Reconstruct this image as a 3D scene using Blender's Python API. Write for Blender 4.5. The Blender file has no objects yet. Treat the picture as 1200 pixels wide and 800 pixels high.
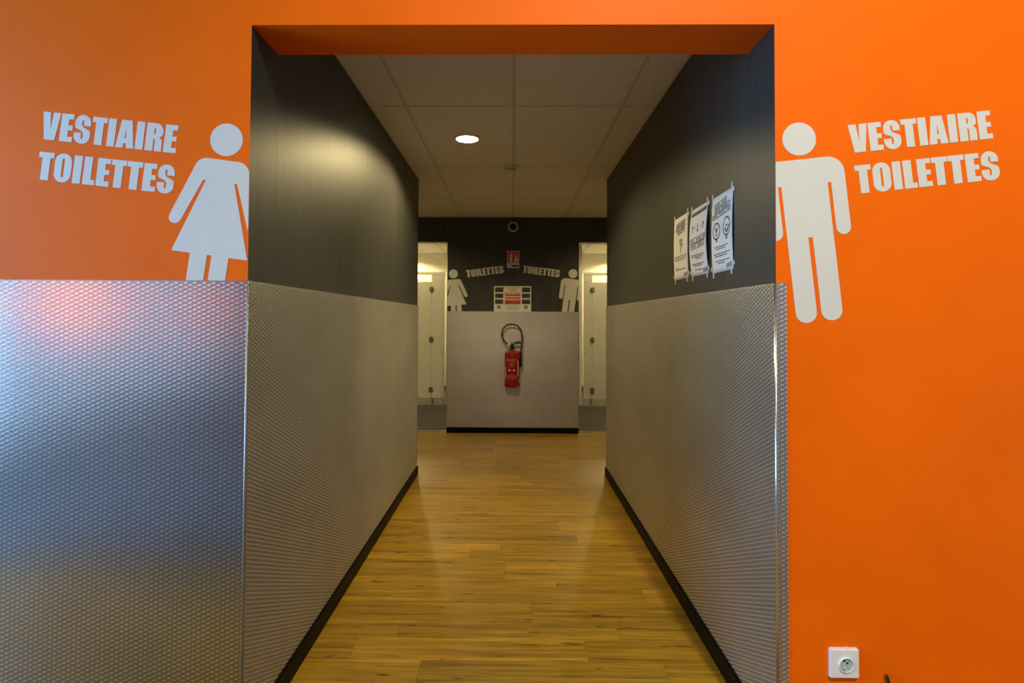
import bpy, bmesh, math, random
import numpy as np
from mathutils import Vector, Matrix

random.seed(7)
scene = bpy.context.scene
COL = scene.collection
PI = math.pi

# ------------------------------------------------------------------ dimensions (metres, camera looks along +Y)
WL, WR = -0.8064, 0.7898          # corridor wall faces
YF, YL, YE, YB = 1.6834, 1.8769, 4.7058, 6.4462   # orange face, lintel back, corridor end, end wall face
ZT, ZD, ZC = 2.2074, 1.4215, 2.49  # opening head, metal panel top, corridor ceiling
XP = 2.7                           # half width of the cross passage
YT = 10.06                         # rear wall of the toilets
YC = 8.55                          # face of the cubicle fronts
HX, HY, HZ = 4.2, -6.0, 5.0        # the hall in front

# ------------------------------------------------------------------ camera
PITCH, YAW, ROLL = 0.022945, 0.012457, -0.004938
cam_data = bpy.data.cameras.new('camera')
cam_data.sensor_width = 36.0
cam_data.lens = 653.61 / 1200 * 36.0
cam_data.shift_x = (600 - 593.01) / 1200
cam_data.shift_y = -(400 - 358.90) / 1200
cam_data.clip_start = 0.02
cam = bpy.data.objects.new('camera', cam_data)
COL.objects.link(cam)
cam.matrix_world = (Matrix.Translation((0, 0, 1.3082)) @ Matrix.Rotation(YAW, 4, 'Z')
                    @ Matrix.Rotation(PI / 2 + PITCH, 4, 'X') @ Matrix.Rotation(-ROLL, 4, 'Z'))
scene.camera = cam

# ------------------------------------------------------------------ world, large lights, exposure
world = bpy.data.worlds.new('world')
scene.world = world
world.use_nodes = True
world.node_tree.nodes['Background'].inputs[0].default_value = (0.45, 0.62, 0.85, 1)
world.node_tree.nodes['Background'].inputs[1].default_value = 0.6

scene.view_settings.view_transform = 'Standard'
scene.view_settings.look = 'None'
scene.view_settings.gamma = 1.0
scene.view_settings.use_curve_mapping = False
scene.view_settings.exposure = 0.0
scene.cycles.denoising_prefilter = 'NONE'
scene.cycles.sample_clamp_indirect = 2.5
scene.cycles.blur_glossy = 1.0

WARM = (1.0, 0.79, 0.37)


def lamp(name, kind, loc, energy, color, target=None, **kw):
    d = bpy.data.lights.new(name, kind)
    d.energy = energy
    d.color = color
    for k, v in kw.items():
        setattr(d, k, v)
    o = bpy.data.objects.new(name, d)
    COL.objects.link(o)
    o.location = loc
    if target is not None:
        o.rotation_euler = (Vector(target) - Vector(loc)).to_track_quat('-Z', 'Y').to_euler()
    return o


# daylight through the hall's side windows: a clear one near the orange wall, a shaded one further back
lamp('window_daylight', 'AREA', (-HX + 0.03, 0.35, 1.7), 215, (0.31, 0.60, 0.98), target=(0, 0.35, 1.7),
     shape='RECTANGLE', size=1.7, size_y=2.6)
lamp('shaded_window_daylight', 'AREA', (-HX + 0.03, -3.2, 1.5), 9, (0.36, 0.62, 1.0), target=(0, -3.2, 1.5),
     shape='RECTANGLE', size=3.4, size_y=2.2)
# added soft fill light under the hall ceiling, brightens the corridor metal
lamp('added_hall_fill', 'AREA', (0.3, -3.2, HZ - 0.05), 80, (1.0, 0.90, 0.74), target=(0.3, -3.2, 0), shape='RECTANGLE', size=2.6, size_y=1.6)
# hall projector hung high on the right
lamp('hall_projector', 'SPOT', (1.0, -1.05, 4.62), 680, (1.0, 0.92, 0.68), target=(1.55, YF, 1.7),
     spot_size=math.radians(92), spot_blend=1.0, shadow_soft_size=0.07)


# ------------------------------------------------------------------ material helpers
def new_mat(name):
    m = bpy.data.materials.new(name)
    m.use_nodes = True
    nt = m.node_tree
    b = nt.nodes['Principled BSDF']
    return m, nt, b


def N(nt, t, **kw):
    n = nt.nodes.new(t)
    for k, v in kw.items():
        setattr(n, k, v)
    return n


def mathn(nt, op, a, b=None, clamp=False):
    n = N(nt, 'ShaderNodeMath', operation=op, use_clamp=clamp)
    for i, v in enumerate((a, b)):
        if v is None:
            continue
        if isinstance(v, (int, float)):
            n.inputs[i].default_value = v
        else:
            nt.links.new(v, n.inputs[i])
    return n.outputs[0]


def noise(nt, vec, scale, detail=3.0, rough=0.55):
    n = N(nt, 'ShaderNodeTexNoise')
    n.inputs['Scale'].default_value = scale
    n.inputs['Detail'].default_value = detail
    n.inputs['Roughness'].default_value = rough
    if vec is not None:
        nt.links.new(vec, n.inputs['Vector'])
    return n.outputs['Fac']


def mapping(nt, scale=(1, 1, 1), src='Object'):
    tc = N(nt, 'ShaderNodeTexCoord')
    mp = N(nt, 'ShaderNodeMapping')
    mp.inputs['Scale'].default_value = scale
    nt.links.new(tc.outputs[src], mp.inputs['Vector'])
    return mp.outputs[0]


def ramp(nt, fac, stops):
    r = N(nt, 'ShaderNodeValToRGB')
    els = r.color_ramp.elements
    while len(els) < len(stops):
        els.new(0.5)
    for e, (p, c) in zip(els, stops):
        e.position = p
        e.color = (*c, 1)
    nt.links.new(fac, r.inputs[0])
    return r.outputs[0]


def bump(nt, b, height, dist, strength=1.0):
    n = N(nt, 'ShaderNodeBump')
    n.inputs['Distance'].default_value = dist
    n.inputs['Strength'].default_value = strength
    nt.links.new(height, n.inputs['Height'])
    nt.links.new(n.outputs[0], b.inputs['Normal'])


def paint(name, col, rough=0.5, var=0.06, scale=(6, 6, 6), bump_d=0.0004, spec=0.5, metallic=0.0, bscale=220):
    m, nt, b = new_mat(name)
    v = mapping(nt, scale)
    f = noise(nt, v, 1.0)
    lo = tuple(c * (1 - var) for c in col)
    hi = tuple(min(1, c * (1 + var)) for c in col)
    c = ramp(nt, f, [(0.3, lo), (0.7, hi)])
    nt.links.new(c, b.inputs['Base Color'])
    b.inputs['Roughness'].default_value = rough
    b.inputs['Metallic'].default_value = metallic
    b.inputs['Specular IOR Level'].default_value = spec
    if bump_d:
        f2 = noise(nt, mapping(nt), bscale, 2.0)
        bump(nt, b, f2, bump_d, 0.5)
    return m


def emis(name, col, s):
    m, nt, b = new_mat(name)
    b.inputs['Base Color'].default_value = (*col, 1)
    b.inputs['Emission Color'].default_value = (*col, 1)
    b.inputs['Emission Strength'].default_value = s
    return m


def embossed_metal(name, r_ground, r_top):
    """stainless sheet: dimples smoother, ground rougher; glints and dark gaps painted into the colour"""
    m, nt, b = new_mat(name)
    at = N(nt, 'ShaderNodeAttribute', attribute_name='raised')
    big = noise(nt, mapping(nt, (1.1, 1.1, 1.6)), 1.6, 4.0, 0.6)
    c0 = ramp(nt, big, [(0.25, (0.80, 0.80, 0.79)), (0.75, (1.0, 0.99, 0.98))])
    c1 = ramp(nt, at.outputs['Fac'], [(0.06, (0.47, 0.46, 0.45)), (0.26, (1.0, 0.99, 0.98))])  # lamp glints on dimples and darker gaps put into the base colour
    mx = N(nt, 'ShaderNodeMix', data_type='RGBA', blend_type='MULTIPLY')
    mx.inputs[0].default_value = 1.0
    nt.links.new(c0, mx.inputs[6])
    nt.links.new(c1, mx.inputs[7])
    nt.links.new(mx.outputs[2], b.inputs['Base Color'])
    r = N(nt, 'ShaderNodeMapRange')
    r.inputs['To Min'].default_value = r_ground
    r.inputs['To Max'].default_value = r_top
    nt.links.new(at.outputs['Fac'], r.inputs['Value'])
    nt.links.new(r.outputs[0], b.inputs['Roughness'])
    b.inputs['Metallic'].default_value = 1.0
    return m


def wood(name):
    m, nt, b = new_mat(name)
    tc = N(nt, 'ShaderNodeTexCoord')
    oi = N(nt, 'ShaderNodeObjectInfo')
    off = N(nt, 'ShaderNodeVectorMath', operation='SCALE')
    cmb = N(nt, 'ShaderNodeCombineXYZ')
    nt.links.new(oi.outputs['Random'], cmb.inputs[0])
    nt.links.new(mathn(nt, 'MULTIPLY', oi.outputs['Random'], 7.3), cmb.inputs[1])
    nt.links.new(mathn(nt, 'MULTIPLY', oi.outputs['Random'], 3.1), cmb.inputs[2])
    nt.links.new(cmb.outputs[0], off.inputs[0])
    off.inputs['Scale'].default_value = 17.0
    add = N(nt, 'ShaderNodeVectorMath', operation='ADD')
    nt.links.new(tc.outputs['Object'], add.inputs[0])
    nt.links.new(off.outputs[0], add.inputs[1])

    def st(sx, sy):
        mp = N(nt, 'ShaderNodeMapping')
        mp.inputs['Scale'].default_value = (sx, sy, 1)
        nt.links.new(add.outputs[0], mp.inputs['Vector'])
        return mp.outputs[0]
    g1 = noise(nt, st(1.3, 34), 1.0, 5.0, 0.65)          # broad streaks along the plank
    g2 = noise(nt, st(5, 130), 1.0, 3.0, 0.6)           # fine grain
    kn = noise(nt, st(9, 34), 1.0, 1.0, 0.4)            # knots
    base = ramp(nt, g1, [(0.28, (0.135, 0.066, 0.003)), (0.43, (0.27, 0.145, 0.006)),
                         (0.56, (0.355, 0.198, 0.010)), (0.70, (0.455, 0.265, 0.022))])
    fine = ramp(nt, g2, [(0.30, (0.58, 0.54, 0.48)), (0.52, (1, 1, 1))])
    knot = ramp(nt, kn, [(0.23, (0.40, 0.31, 0.22)), (0.31, (1, 1, 1))])
    tone = ramp(nt, oi.outputs['Random'], [(0.0, (0.80, 0.80, 0.82)), (1.0, (1.12, 1.10, 1.05))])
    cur = base
    for c in (fine, knot, tone):
        mx = N(nt, 'ShaderNodeMix', data_type='RGBA', blend_type='MULTIPLY')
        mx.inputs[0].default_value = 1.0
        nt.links.new(cur, mx.inputs[6])
        nt.links.new(c, mx.inputs[7])
        cur = mx.outputs[2]
    nt.links.new(cur, b.inputs['Base Color'])
    r = N(nt, 'ShaderNodeMapRange')
    r.inputs['To Min'].default_value = 0.30
    r.inputs['To Max'].default_value = 0.46
    nt.links.new(g2, r.inputs['Value'])
    nt.links.new(r.outputs[0], b.inputs['Roughness'])
    b.inputs['Specular IOR Level'].default_value = 0.4
    bump(nt, b, g2, 0.0004, 0.4)
    return m


M = {}
M['orange'] = paint('orange_paint', (0.86, 0.137, 0.0003), 0.5, 0.05, (3, 3, 3), 0.0006, 0.12)
M['black'] = paint('black_satin_paint', (0.043, 0.043, 0.042), 0.44, 0.20, (34, 34, 1.4), 0.0006, 0.36, bscale=120)
M['skirt'] = paint('black_skirting', (0.0012, 0.0012, 0.0014), 0.5, 0.1, spec=0.12)
M['wood'] = wood('oak_vinyl_plank')
M['sub'] = paint('dark_subfloor', (0.05, 0.03, 0.012), 0.8)
M['tile'] = paint('mineral_ceiling_tile', (0.72, 0.70, 0.64), 0.9, 0.05, (40, 40, 40), 0.0006)
M['tbar'] = paint('ceiling_grid_enamel', (0.54, 0.52, 0.46), 0.5, 0.02)
M['cream'] = paint('cream_wall_paint', (0.74, 0.72, 0.65), 0.6, 0.04)
M['laminate'] = paint('cream_laminate', (0.70, 0.685, 0.62), 0.4, 0.03)
M['hinge'] = paint('grey_hinge', (0.14, 0.14, 0.12), 0.45)
M['floortile'] = paint('grey_floor_tile', (0.060, 0.060, 0.057), 0.62, 0.12, (9, 9, 9))
M['grout'] = paint('dark_grout', (0.05, 0.05, 0.05), 0.9)
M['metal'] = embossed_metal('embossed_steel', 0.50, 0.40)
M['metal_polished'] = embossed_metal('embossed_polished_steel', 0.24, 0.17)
M['steel'] = paint('plain_steel', (0.72, 0.73, 0.74), 0.25, 0.04, metallic=1.0, bump_d=0)
M['vinyl'] = paint('grey_white_vinyl', (0.64, 0.635, 0.60), 0.5, 0.02, bump_d=0)
M['paper'] = paint('white_paper', (0.80, 0.80, 0.80), 0.75, 0.03, bump_d=0)
M['ink'] = paint('black_ink', (0.015, 0.015, 0.018), 0.6, bump_d=0)
M['grey_ink'] = paint('grey_ink', (0.22, 0.24, 0.23), 0.6, bump_d=0)
M['tape'] = paint('masking_tape', (0.62, 0.58, 0.48), 0.5, 0.05, bump_d=0)
M['red'] = paint('extinguisher_red', (0.27, 0.008, 0.008), 0.25, 0.05, bump_d=0)
M['red_ink'] = paint('red_print', (0.50, 0.03, 0.015), 0.45, 0.05, bump_d=0)
M['orange_ink'] = paint('orange_print', (0.62, 0.17, 0.05), 0.5, 0.05, bump_d=0)
M['pink_ink'] = paint('faded_pink_print', (0.46, 0.17, 0.14), 0.4, 0.05, bump_d=0)
M['blue_ink'] = paint('navy_print', (0.02, 0.05, 0.10), 0.45, 0.05, bump_d=0)
M['paleblue'] = paint('pale_blue_print', (0.42, 0.52, 0.55), 0.45, 0.03, bump_d=0)
M['rubber'] = paint('black_rubber', (0.012, 0.012, 0.012), 0.45, 0.1, bump_d=0)
M['white'] = paint('white_plastic', (0.78, 0.78, 0.76), 0.35, 0.02, bump_d=0)
M['cream_plastic'] = paint('cream_plastic', (0.66, 0.62, 0.50), 0.4, 0.03, bump_d=0)
M['hole'] = paint('dark_recess', (0.006, 0.006, 0.006), 0.7, bump_d=0)
M['photo'] = paint('dark_photo_print', (0.05, 0.045, 0.04), 0.5, 0.9, (60, 60, 60), bump_d=0)
M['hall'] = paint('hall_grey_paint', (0.60, 0.60, 0.60), 0.7)
M['hall_blue'] = paint('hall_blue_paint', (0.20, 0.30, 0.44), 0.6)
M['hall_floor'] = paint('hall_blue_grey_vinyl', (0.13, 0.155, 0.18), 0.5, 0.1)
M['hall_dark'] = paint('hall_dark_ceiling', (0.12, 0.12, 0.13), 0.8)
M['sign_glow'] = emis('orange_sign_glow', (1.0, 0.22, 0.06), 4.5)
M['glow'] = emis('lamp_diffuser', (1.0, 0.86, 0.55), 14.0)


# ------------------------------------------------------------------ mesh helpers
PRINTS = ('red_heading', 'orange_box', 'text_lines', 'box_text', 'pale_box_text', 'label_text', 'label_symbol', 'label_strip_and_glint', 'print', 'drawing')


def link(name, mesh, mat, parent=None, smooth=False):
    if isinstance(mat, (list, tuple)):
        for mm in mat:
            mesh.materials.append(M[mm])
    elif mat:
        mesh.materials.append(M[mat])
    o = bpy.data.objects.new(name, mesh)
    COL.objects.link(o)
    if parent is not None:
        o.parent = parent
        o.matrix_parent_inverse = Matrix.Translation(parent.location).inverted()
    if smooth:
        for p in mesh.polygons:
            p.use_smooth = True
    if name in PRINTS:          # fine print, too small to pick apart
        o['kind'] = 'stuff'
    return o


def to_mesh(bm, name='mesh'):
    bmesh.ops.recalc_face_normals(bm, faces=bm.faces[:])
    me = bpy.data.meshes.new(name)
    bm.to_mesh(me)
    bm.free()
    return me


def add_box(bm, x0, x1, y0, y1, z0, z1, mi=0):
    vs = [bm.verts.new((x, y, z)) for x in (x0, x1) for y in (y0, y1) for z in (z0, z1)]
    fs = []
    for q in ((0, 1, 3, 2), (4, 6, 7, 5), (0, 4, 5, 1), (2, 3, 7, 6), (0, 2, 6, 4), (1, 5, 7, 3)):
        f = bm.faces.new([vs[i] for i in q])
        f.material_index = mi
        fs.append(f)
    return fs


def box(name, x0, x1, y0, y1, z0, z1, mat, parent=None, bevel=0.0, seg=2):
    bm = bmesh.new()
    add_box(bm, x0, x1, y0, y1, z0, z1)
    if bevel:
        bmesh.ops.bevel(bm, geom=bm.edges[:], offset=bevel, segments=seg, affect='EDGES')
    return link(name, to_mesh(bm, name), mat, parent)


def boxes(name, lst, mat, parent=None):
    bm = bmesh.new()
    for b in lst:
        add_box(bm, *b)
    return link(name, to_mesh(bm, name), mat, parent)


def lathe_mesh(profile, n=32, name='lathe', axis='Z', center=(0, 0, 0)):
    """profile: list of (r, h); closed at ends when r == 0"""
    bm = bmesh.new()
    rings = []
    cx, cy, cz = center

    def P(r, h, a):
        if axis == 'Z':
            return (cx + r * math.cos(a), cy + r * math.sin(a), cz + h)
        return (cx + r * math.cos(a), cy - h, cz + r * math.sin(a))   # axis -Y
    for r, h in profile:
        if r < 1e-7:
            rings.append([bm.verts.new(P(0, h, 0))])
        else:
            rings.append([bm.verts.new(P(r, h, 2 * PI * i / n)) for i in range(n)])
    for a, b in zip(rings, rings[1:]):
        for i in range(n):
            j = (i + 1) % n
            if len(a) == 1:
                bm.faces.new((a[0], b[i], b[j]))
            elif len(b) == 1:
                bm.faces.new((a[i], a[j], b[0]))
            else:
                bm.faces.new((a[i], a[j], b[j], b[i]))
    return to_mesh(bm, name)


def smooth_by_angle(o, ang=0.6):
    me = o.data
    for p in me.polygons:
        p.use_smooth = True
    bm = bmesh.new()
    bm.from_mesh(me)
    for e in bm.edges:
        if len(e.link_faces) == 2 and e.calc_face_angle(0) > ang:
            e.smooth = False
    bm.to_mesh(me)
    bm.free()
    return o


def tube_mesh(pts, rad, n=10, name='tube'):
    bm = bmesh.new()
    pts = [Vector(p) for p in pts]
    rads = rad if isinstance(rad, (list, tuple)) else [rad] * len(pts)
    rings = []
    up = Vector((0.0, 1.0, 0.0))
    for i, p in enumerate(pts):
        t = (pts[min(i + 1, len(pts) - 1)] - pts[max(i - 1, 0)]).normalized()
        a = up if abs(t.dot(up)) < 0.95 else Vector((1, 0, 0))
        s = t.cross(a).normalized()
        w = s.cross(t).normalized()
        rings.append([bm.verts.new(p + (s * math.cos(k * 2 * PI / n) + w * math.sin(k * 2 * PI / n)) * rads[i]) for k in range(n)])
    for a, b in zip(rings, rings[1:]):
        for k in range(n):
            bm.faces.new((a[k], a[(k + 1) % n], b[(k + 1) % n], b[k]))
    bm.faces.new(rings[0][::-1])
    bm.faces.new(rings[-1])
    return to_mesh(bm, name)


def spline(pts, n=8):
    P = [Vector(p) for p in pts]
    P = [2 * P[0] - P[1]] + P + [2 * P[-1] - P[-2]]
    out = []
    for i in range(1, len(P) - 2):
        for k in range(n):
            t = k / n
            out.append(0.5 * ((2 * P[i]) + (P[i + 1] - P[i - 1]) * t + (2 * P[i - 1] - 5 * P[i] + 4 * P[i + 1] - P[i + 2]) * t * t
                              + (3 * P[i] - P[i - 1] - 3 * P[i + 1] + P[i + 2]) * t ** 3))
    out.append(P[-2])
    return out


def empty(name, loc):
    o = bpy.data.objects.new(name, None)
    o.empty_display_size = 0.05
    o.location = loc
    COL.objects.link(o)
    return o


def tag(o, label, cat, group=None):
    o['label'] = label
    o['category'] = cat
    if group:
        o['group'] = group
    return o


def struct(o, label=None):
    o['kind'] = 'structure'
    if label:
        o['label'] = label
    return o


def plate_mesh(loops, y_face, thick, name='plate', clip=None):
    """flat outline (with holes) in the XZ plane, raised 'thick' towards -Y from y_face.
    clip = list of (x_limit, sign): keep sign*(x - x_limit) <= 0"""
    cu = bpy.data.curves.new('tmp', 'CURVE')
    cu.dimensions = '2D'
    cu.fill_mode = 'BOTH'
    cu.extrude = thick / 2
    for lp in loops:
        s = cu.splines.new('POLY')
        s.points.add(len(lp) - 1)
        for pt, (x, z) in zip(s.points, lp):
            pt.co = (x, z, 0, 1)
        s.use_cyclic_u = True
    ob = bpy.data.objects.new('tmp', cu)
    COL.objects.link(ob)
    dg = bpy.context.evaluated_depsgraph_get()
    me = bpy.data.meshes.new_from_object(ob.evaluated_get(dg))
    bpy.data.objects.remove(ob)
    bpy.data.curves.remove(cu)
    me.materials.clear()
    me.name = name
    # curve XY -> world XZ, facing -Y
    me.transform(Matrix(((1, 0, 0, 0), (0, 0, -1, y_face - thick / 2), (0, 1, 0, 0), (0, 0, 0, 1))))
    bm = bmesh.new()
    bm.from_mesh(me)
    if clip:
        for lim, sg in clip:
            bmesh.ops.bisect_plane(bm, geom=bm.verts[:] + bm.edges[:] + bm.faces[:], plane_co=(lim, 0, 0),
                                   plane_no=(sg, 0, 0), clear_outer=True)
    bmesh.ops.remove_doubles(bm, verts=bm.verts[:], dist=1e-6)
    bmesh.ops.recalc_face_normals(bm, faces=bm.faces[:])
    bm.to_mesh(me)
    bm.free()
    return me


# ================================================================== SETTING
# ---- floor: subfloor slab + planks
fl = struct(box('floor', -XP, XP, 0.36, YB + 0.06, -0.06, -0.004, 'sub'), 'warm oak-look plank floor running through the corridor')


def plank(x0, x1, y0, y1):
    g = 0.0004
    cx, cy = (x0 + x1) / 2, (y0 + y1) / 2
    bm = bmesh.new()
    hx, hy = (x1 - x0) / 2 - g, (y1 - y0) / 2 - g
    add_box(bm, -hx, hx, -hy, hy, -0.004, 0.0)
    o = link('plank', to_mesh(bm, 'plank'), 'wood')
    o.location = (cx, cy, 0)
    o.parent = fl


edges = [2.168]
widths = (0.150, 0.085, 0.205)
k = 0
while edges[-1] < YB + 0.05:
    edges.append(edges[-1] + widths[k % 3])
    k += 1
k = -1
lo = [2.168]
while lo[-1] > 0.40:
    lo.append(lo[-1] - widths[k % 3])
    k -= 1
edges = lo[:0:-1] + edges
known = {2.0: -0.345, 2.24: 0.295, 2.36: 0.446, 2.5: 0.09, 2.68: 0.628, 2.8: 0.218, 2.95: -0.037, 3.12: 0.685,
         3.38: 0.392, 3.83: 0.567, 4.27: -0.107, 4.45: 0.172, 4.97: 0.54}
LEN = 0.922
for y0, y1 in zip(edges, edges[1:]):
    yc = (y0 + y1) / 2
    j0 = None
    for ky, kx in known.items():
        if y0 <= ky <= y1:
            j0 = kx
    if j0 is None:
        j0 = random.uniform(-0.45, 0.45)
    for (a, b, lim) in ((y0, min(y1, YF), XP), (max(y0, YF), min(y1, YE), None), (max(y0, YE), min(y1, YB + 0.055), XP)):
        if b - a < 0.012:
            continue
        xl, xr = (-lim, lim) if lim else (WL, WR)
        x = j0 - LEN * math.ceil((j0 - xl) / LEN)
        while x < xr:
            p0, p1 = max(x, xl), min(x + LEN, xr)
            if p1 - p0 > 0.012:
                plank(p0, p1, a, b)
            x += LEN
struct(box('floor', -HX, HX, HY, 0.36, -0.06, 0.0, 'hall_floor'), 'blue-grey floor of the hall in front')

# ---- orange front wall with the opening (black reveals)
bm = bmesh.new()
yb_ = YL
for (x0, x1, z0, z1) in ((-HX, WL, 0, HZ), (WR, HX, 0, HZ), (WL, WR, ZT, HZ)):
    for f in add_box(bm, x0, x1, YF, yb_, z0, z1):
        c = f.calc_center_median()
        if z0 == 0 and (abs(c.x - WL) < 1e-4 or abs(c.x - WR) < 1e-4):
            f.material_index = 1
o = link('wall_front', to_mesh(bm), ['orange', 'black'])
struct(o, 'orange wall around the corridor opening')

# ---- corridor walls (turning into the cross passage)
boxes('wall_left', [(WL - 0.12, WL, YL + 0.0005, YE, 0, 2.8), (-XP, WL - 0.1205, YE - 0.12, YE, 0, 2.8)], 'black')
struct(bpy.data.objects['wall_left'], 'black upper corridor wall on the left')
boxes('wall_right', [(WR, WR + 0.12, YL + 0.0005, YE, 0, 2.8), (WR + 0.1205, XP, YE - 0.12, YE, 0, 2.8)], 'black')
struct(bpy.data.objects['wall_right'], 'black upper corridor wall on the right')

# ---- end wall with the two doorways
OX, OW, OZ = 0.7605, 1.72, 2.2
bm = bmesh.new()
for (x0, x1, z0, z1) in ((-OX, OX, 0, 2.8), (-XP, -OW, 0, 2.8), (OW, XP, 0, 2.8), (-OW, -OX - 0.0002, OZ, 2.8), (OX + 0.0002, OW, OZ, 2.8)):
    for f in add_box(bm, x0, x1, YB, YB + 0.12, z0, z1):
        f.normal_update()
        c = f.calc_center_median()
        if c.y > YB + 0.01:
            f.material_index = 1
o = link('wall_back', to_mesh(bm), ['black', 'cream'])
struct(o, 'black end wall between the two doorways')
for s in (-1, 1):
    box('wall_left' if s < 0 else 'wall_right', s * XP, s * (XP + 0.1), YE - 0.12, YT, 0, 2.8, 'cream')
    struct(bpy.data.objects[('wall_left' if s < 0 else 'wall_right') + '.001'])

# ---- suspended ceiling over corridor and passage
ce = struct(box('ceiling', -XP, XP, YL, YB, 2.56, 2.62, 'tbar'), 'suspended ceiling of rectangular panels over the corridor')
ys = [YL, 3.06, 4.26, 5.46, YB]
hw = 0.012
def ceiling_tile(x0, x1, y0, y1):
    gx0, gx1 = 0.010, 0.010
    ga = 0.010 if y0 in ys else 0.0
    gb = 0.010 if y1 in ys else 0.0
    box('ceiling_tile', x0 + gx0, x1 - gx1, y0 + ga, y1 - gb, ZC - 0.002, ZC + 0.019, 'tile', ce)


for y0, y1 in zip(ys, ys[1:]):
    for x0, x1 in ((-0.6, 0), (0, 0.6)):
        ceiling_tile(x0, x1, y0, y1)
    if y0 < YE:
        ye = min(y1, YE)
        ceiling_tile(WL, -0.6, y0, ye)
        ceiling_tile(0.6, WR, y0, ye)
    if y1 > YE:
        ya = max(y0, YE)
        for c in (0.6, 1.2, 1.8, 2.4):
            ceiling_tile(c, min(c + 0.6, XP), ya, y1)
            ceiling_tile(-min(c + 0.6, XP), -c, ya, y1)
# grid bars
for x in (-0.6, 0, 0.6):
    box('grid_bar', x - hw, x + hw, YL, YB, ZC, ZC + 0.0035, 'tbar', ce)
for x in (-2.4, -1.8, -1.2, 1.2, 1.8, 2.4):
    box('grid_bar', x - hw, x + hw, YE, YB, ZC, ZC + 0.0035, 'tbar', ce)
for y in (3.06, 4.26):
    box('grid_bar', WL, WR, y - hw, y + hw, ZC - 0.0004, ZC + 0.003, 'tbar', ce)
box('grid_bar', -XP, XP, 5.46 - hw, 5.46 + hw, ZC - 0.0004, ZC + 0.003, 'tbar', ce)
for (x0, x1, y0, y1) in ((WL, WL + 0.02, YL, YE), (WR - 0.02, WR, YL, YE), (-XP, XP, YB - 0.02, YB), (-XP, WL, YE, YE + 0.02), (WR, XP, YE, YE + 0.02)):
    box('edge_angle', x0, x1, y0, y1, ZC - 0.001, ZC + 0.0025, 'tbar', ce)

# ---- baseboards
def baseboard(name, x0, x1, y0, y1, h, label):
    bm = bmesh.new()
    add_box(bm, x0, x1, y0, y1, 0.0005, h)
    bmesh.ops.bevel(bm, geom=[e for e in bm.edges if all(v.co.z > h - 1e-4 for v in e.verts)], offset=0.003, segments=2, affect='EDGES')
    struct(link(name, to_mesh(bm), 'skirt'), label)


baseboard('baseboard_left', WL + 0.0005, WL + 0.013, YF - 0.006, YE + 0.02, 0.072, 'black skirting along the left corridor wall')
baseboard('baseboard_right', WR - 0.013, WR - 0.0005, YF - 0.006, YE + 0.02, 0.072, 'black skirting along the right corridor wall')
baseboard('baseboard_back', -0.757, 0.757, YB - 0.013, YB - 0.0005, 0.062, 'black skirting under the end wall panel')
baseboard('baseboard_front', -HX, WL - 0.001, YF - 0.013, YF - 0.0005, 0.072, 'black skirting under the front left panel')
baseboard('baseboard_front', WR + 0.001, HX, YF - 0.013, YF - 0.0005, 0.072, 'black skirting under the orange wall')

# ---- toilets beyond the doorways
tf = struct(box('floor', -XP, XP, YB + 0.062, YT, -0.06, -0.006, 'grout'), 'grey tiled floor of the toilets')
TS = 0.45
for s in (-1, 1):
    x0 = 0.35
    while x0 < XP - 0.01:
        y0 = YB + 0.075
        while y0 < YT - 0.01:
            xa, xb = x0 + 0.002, min(x0 + TS, XP) - 0.002
            xa, xb = (xa, xb) if s > 0 else (-xb, -xa)
            box('floor_tile', xa, xb, y0 + 0.002, min(y0 + TS, YT) - 0.002, -0.006, 0.0, 'floortile', tf)
            y0 += TS
        x0 += TS
for s, nme in ((-1, 'left'), (1, 'right')):
    xa, xb = sorted((s * OX, s * OW))
    struct(box('trim_1' if s < 0 else 'trim_2', xa, xb, YB + 0.056, YB + 0.09, 0.0, 0.006, 'steel'), 'pale threshold strip in the %s doorway' % nme)
boxes('wall_middle', [(-1.02, 1.055, YC - 0.01, YT, 0, 2.8)], 'cream')
struct(bpy.data.objects['wall_middle'], 'cream wall between the two toilets')
struct(box('wall_rear', -XP, XP, YT, YT + 0.1, 0, 2.8, 'cream'), 'cream rear wall of the toilets')
baseboard('baseboard_rear', -XP, -1.03, YT - 0.012, YT - 0.0005, 0.11, 'grey tile skirting in the left toilet')
baseboard('baseboard_rear', 1.06, XP, YT - 0.012, YT - 0.0005, 0.11, 'grey tile skirting in the right toilet')
for o in bpy.data.objects:
    if o.name.startswith('baseboard_rear'):
        o.data.materials[0] = M['floortile']
tcl = struct(box('ceiling', -XP, XP, YB + 0.12, YT, 2.56, 2.62, 'tbar'), 'panelled ceiling of the toilets')
for s in (-1, 1):
    xs = [0.62, 1.22, 1.82, 2.42, XP]
    yy = [YB + 0.12, 7.2, 8.4, 9.6, YT]
    for a, b in zip(xs, xs[1:]):
        for c, d in zip(yy, yy[1:]):
            x0, x1 = sorted((s * a, s * b))
            box('ceiling_tile', x0 + 0.006, x1 - 0.006, c + 0.006, d - 0.006, ZC + 0.002, ZC + 0.02, 'tile', tcl)

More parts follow.
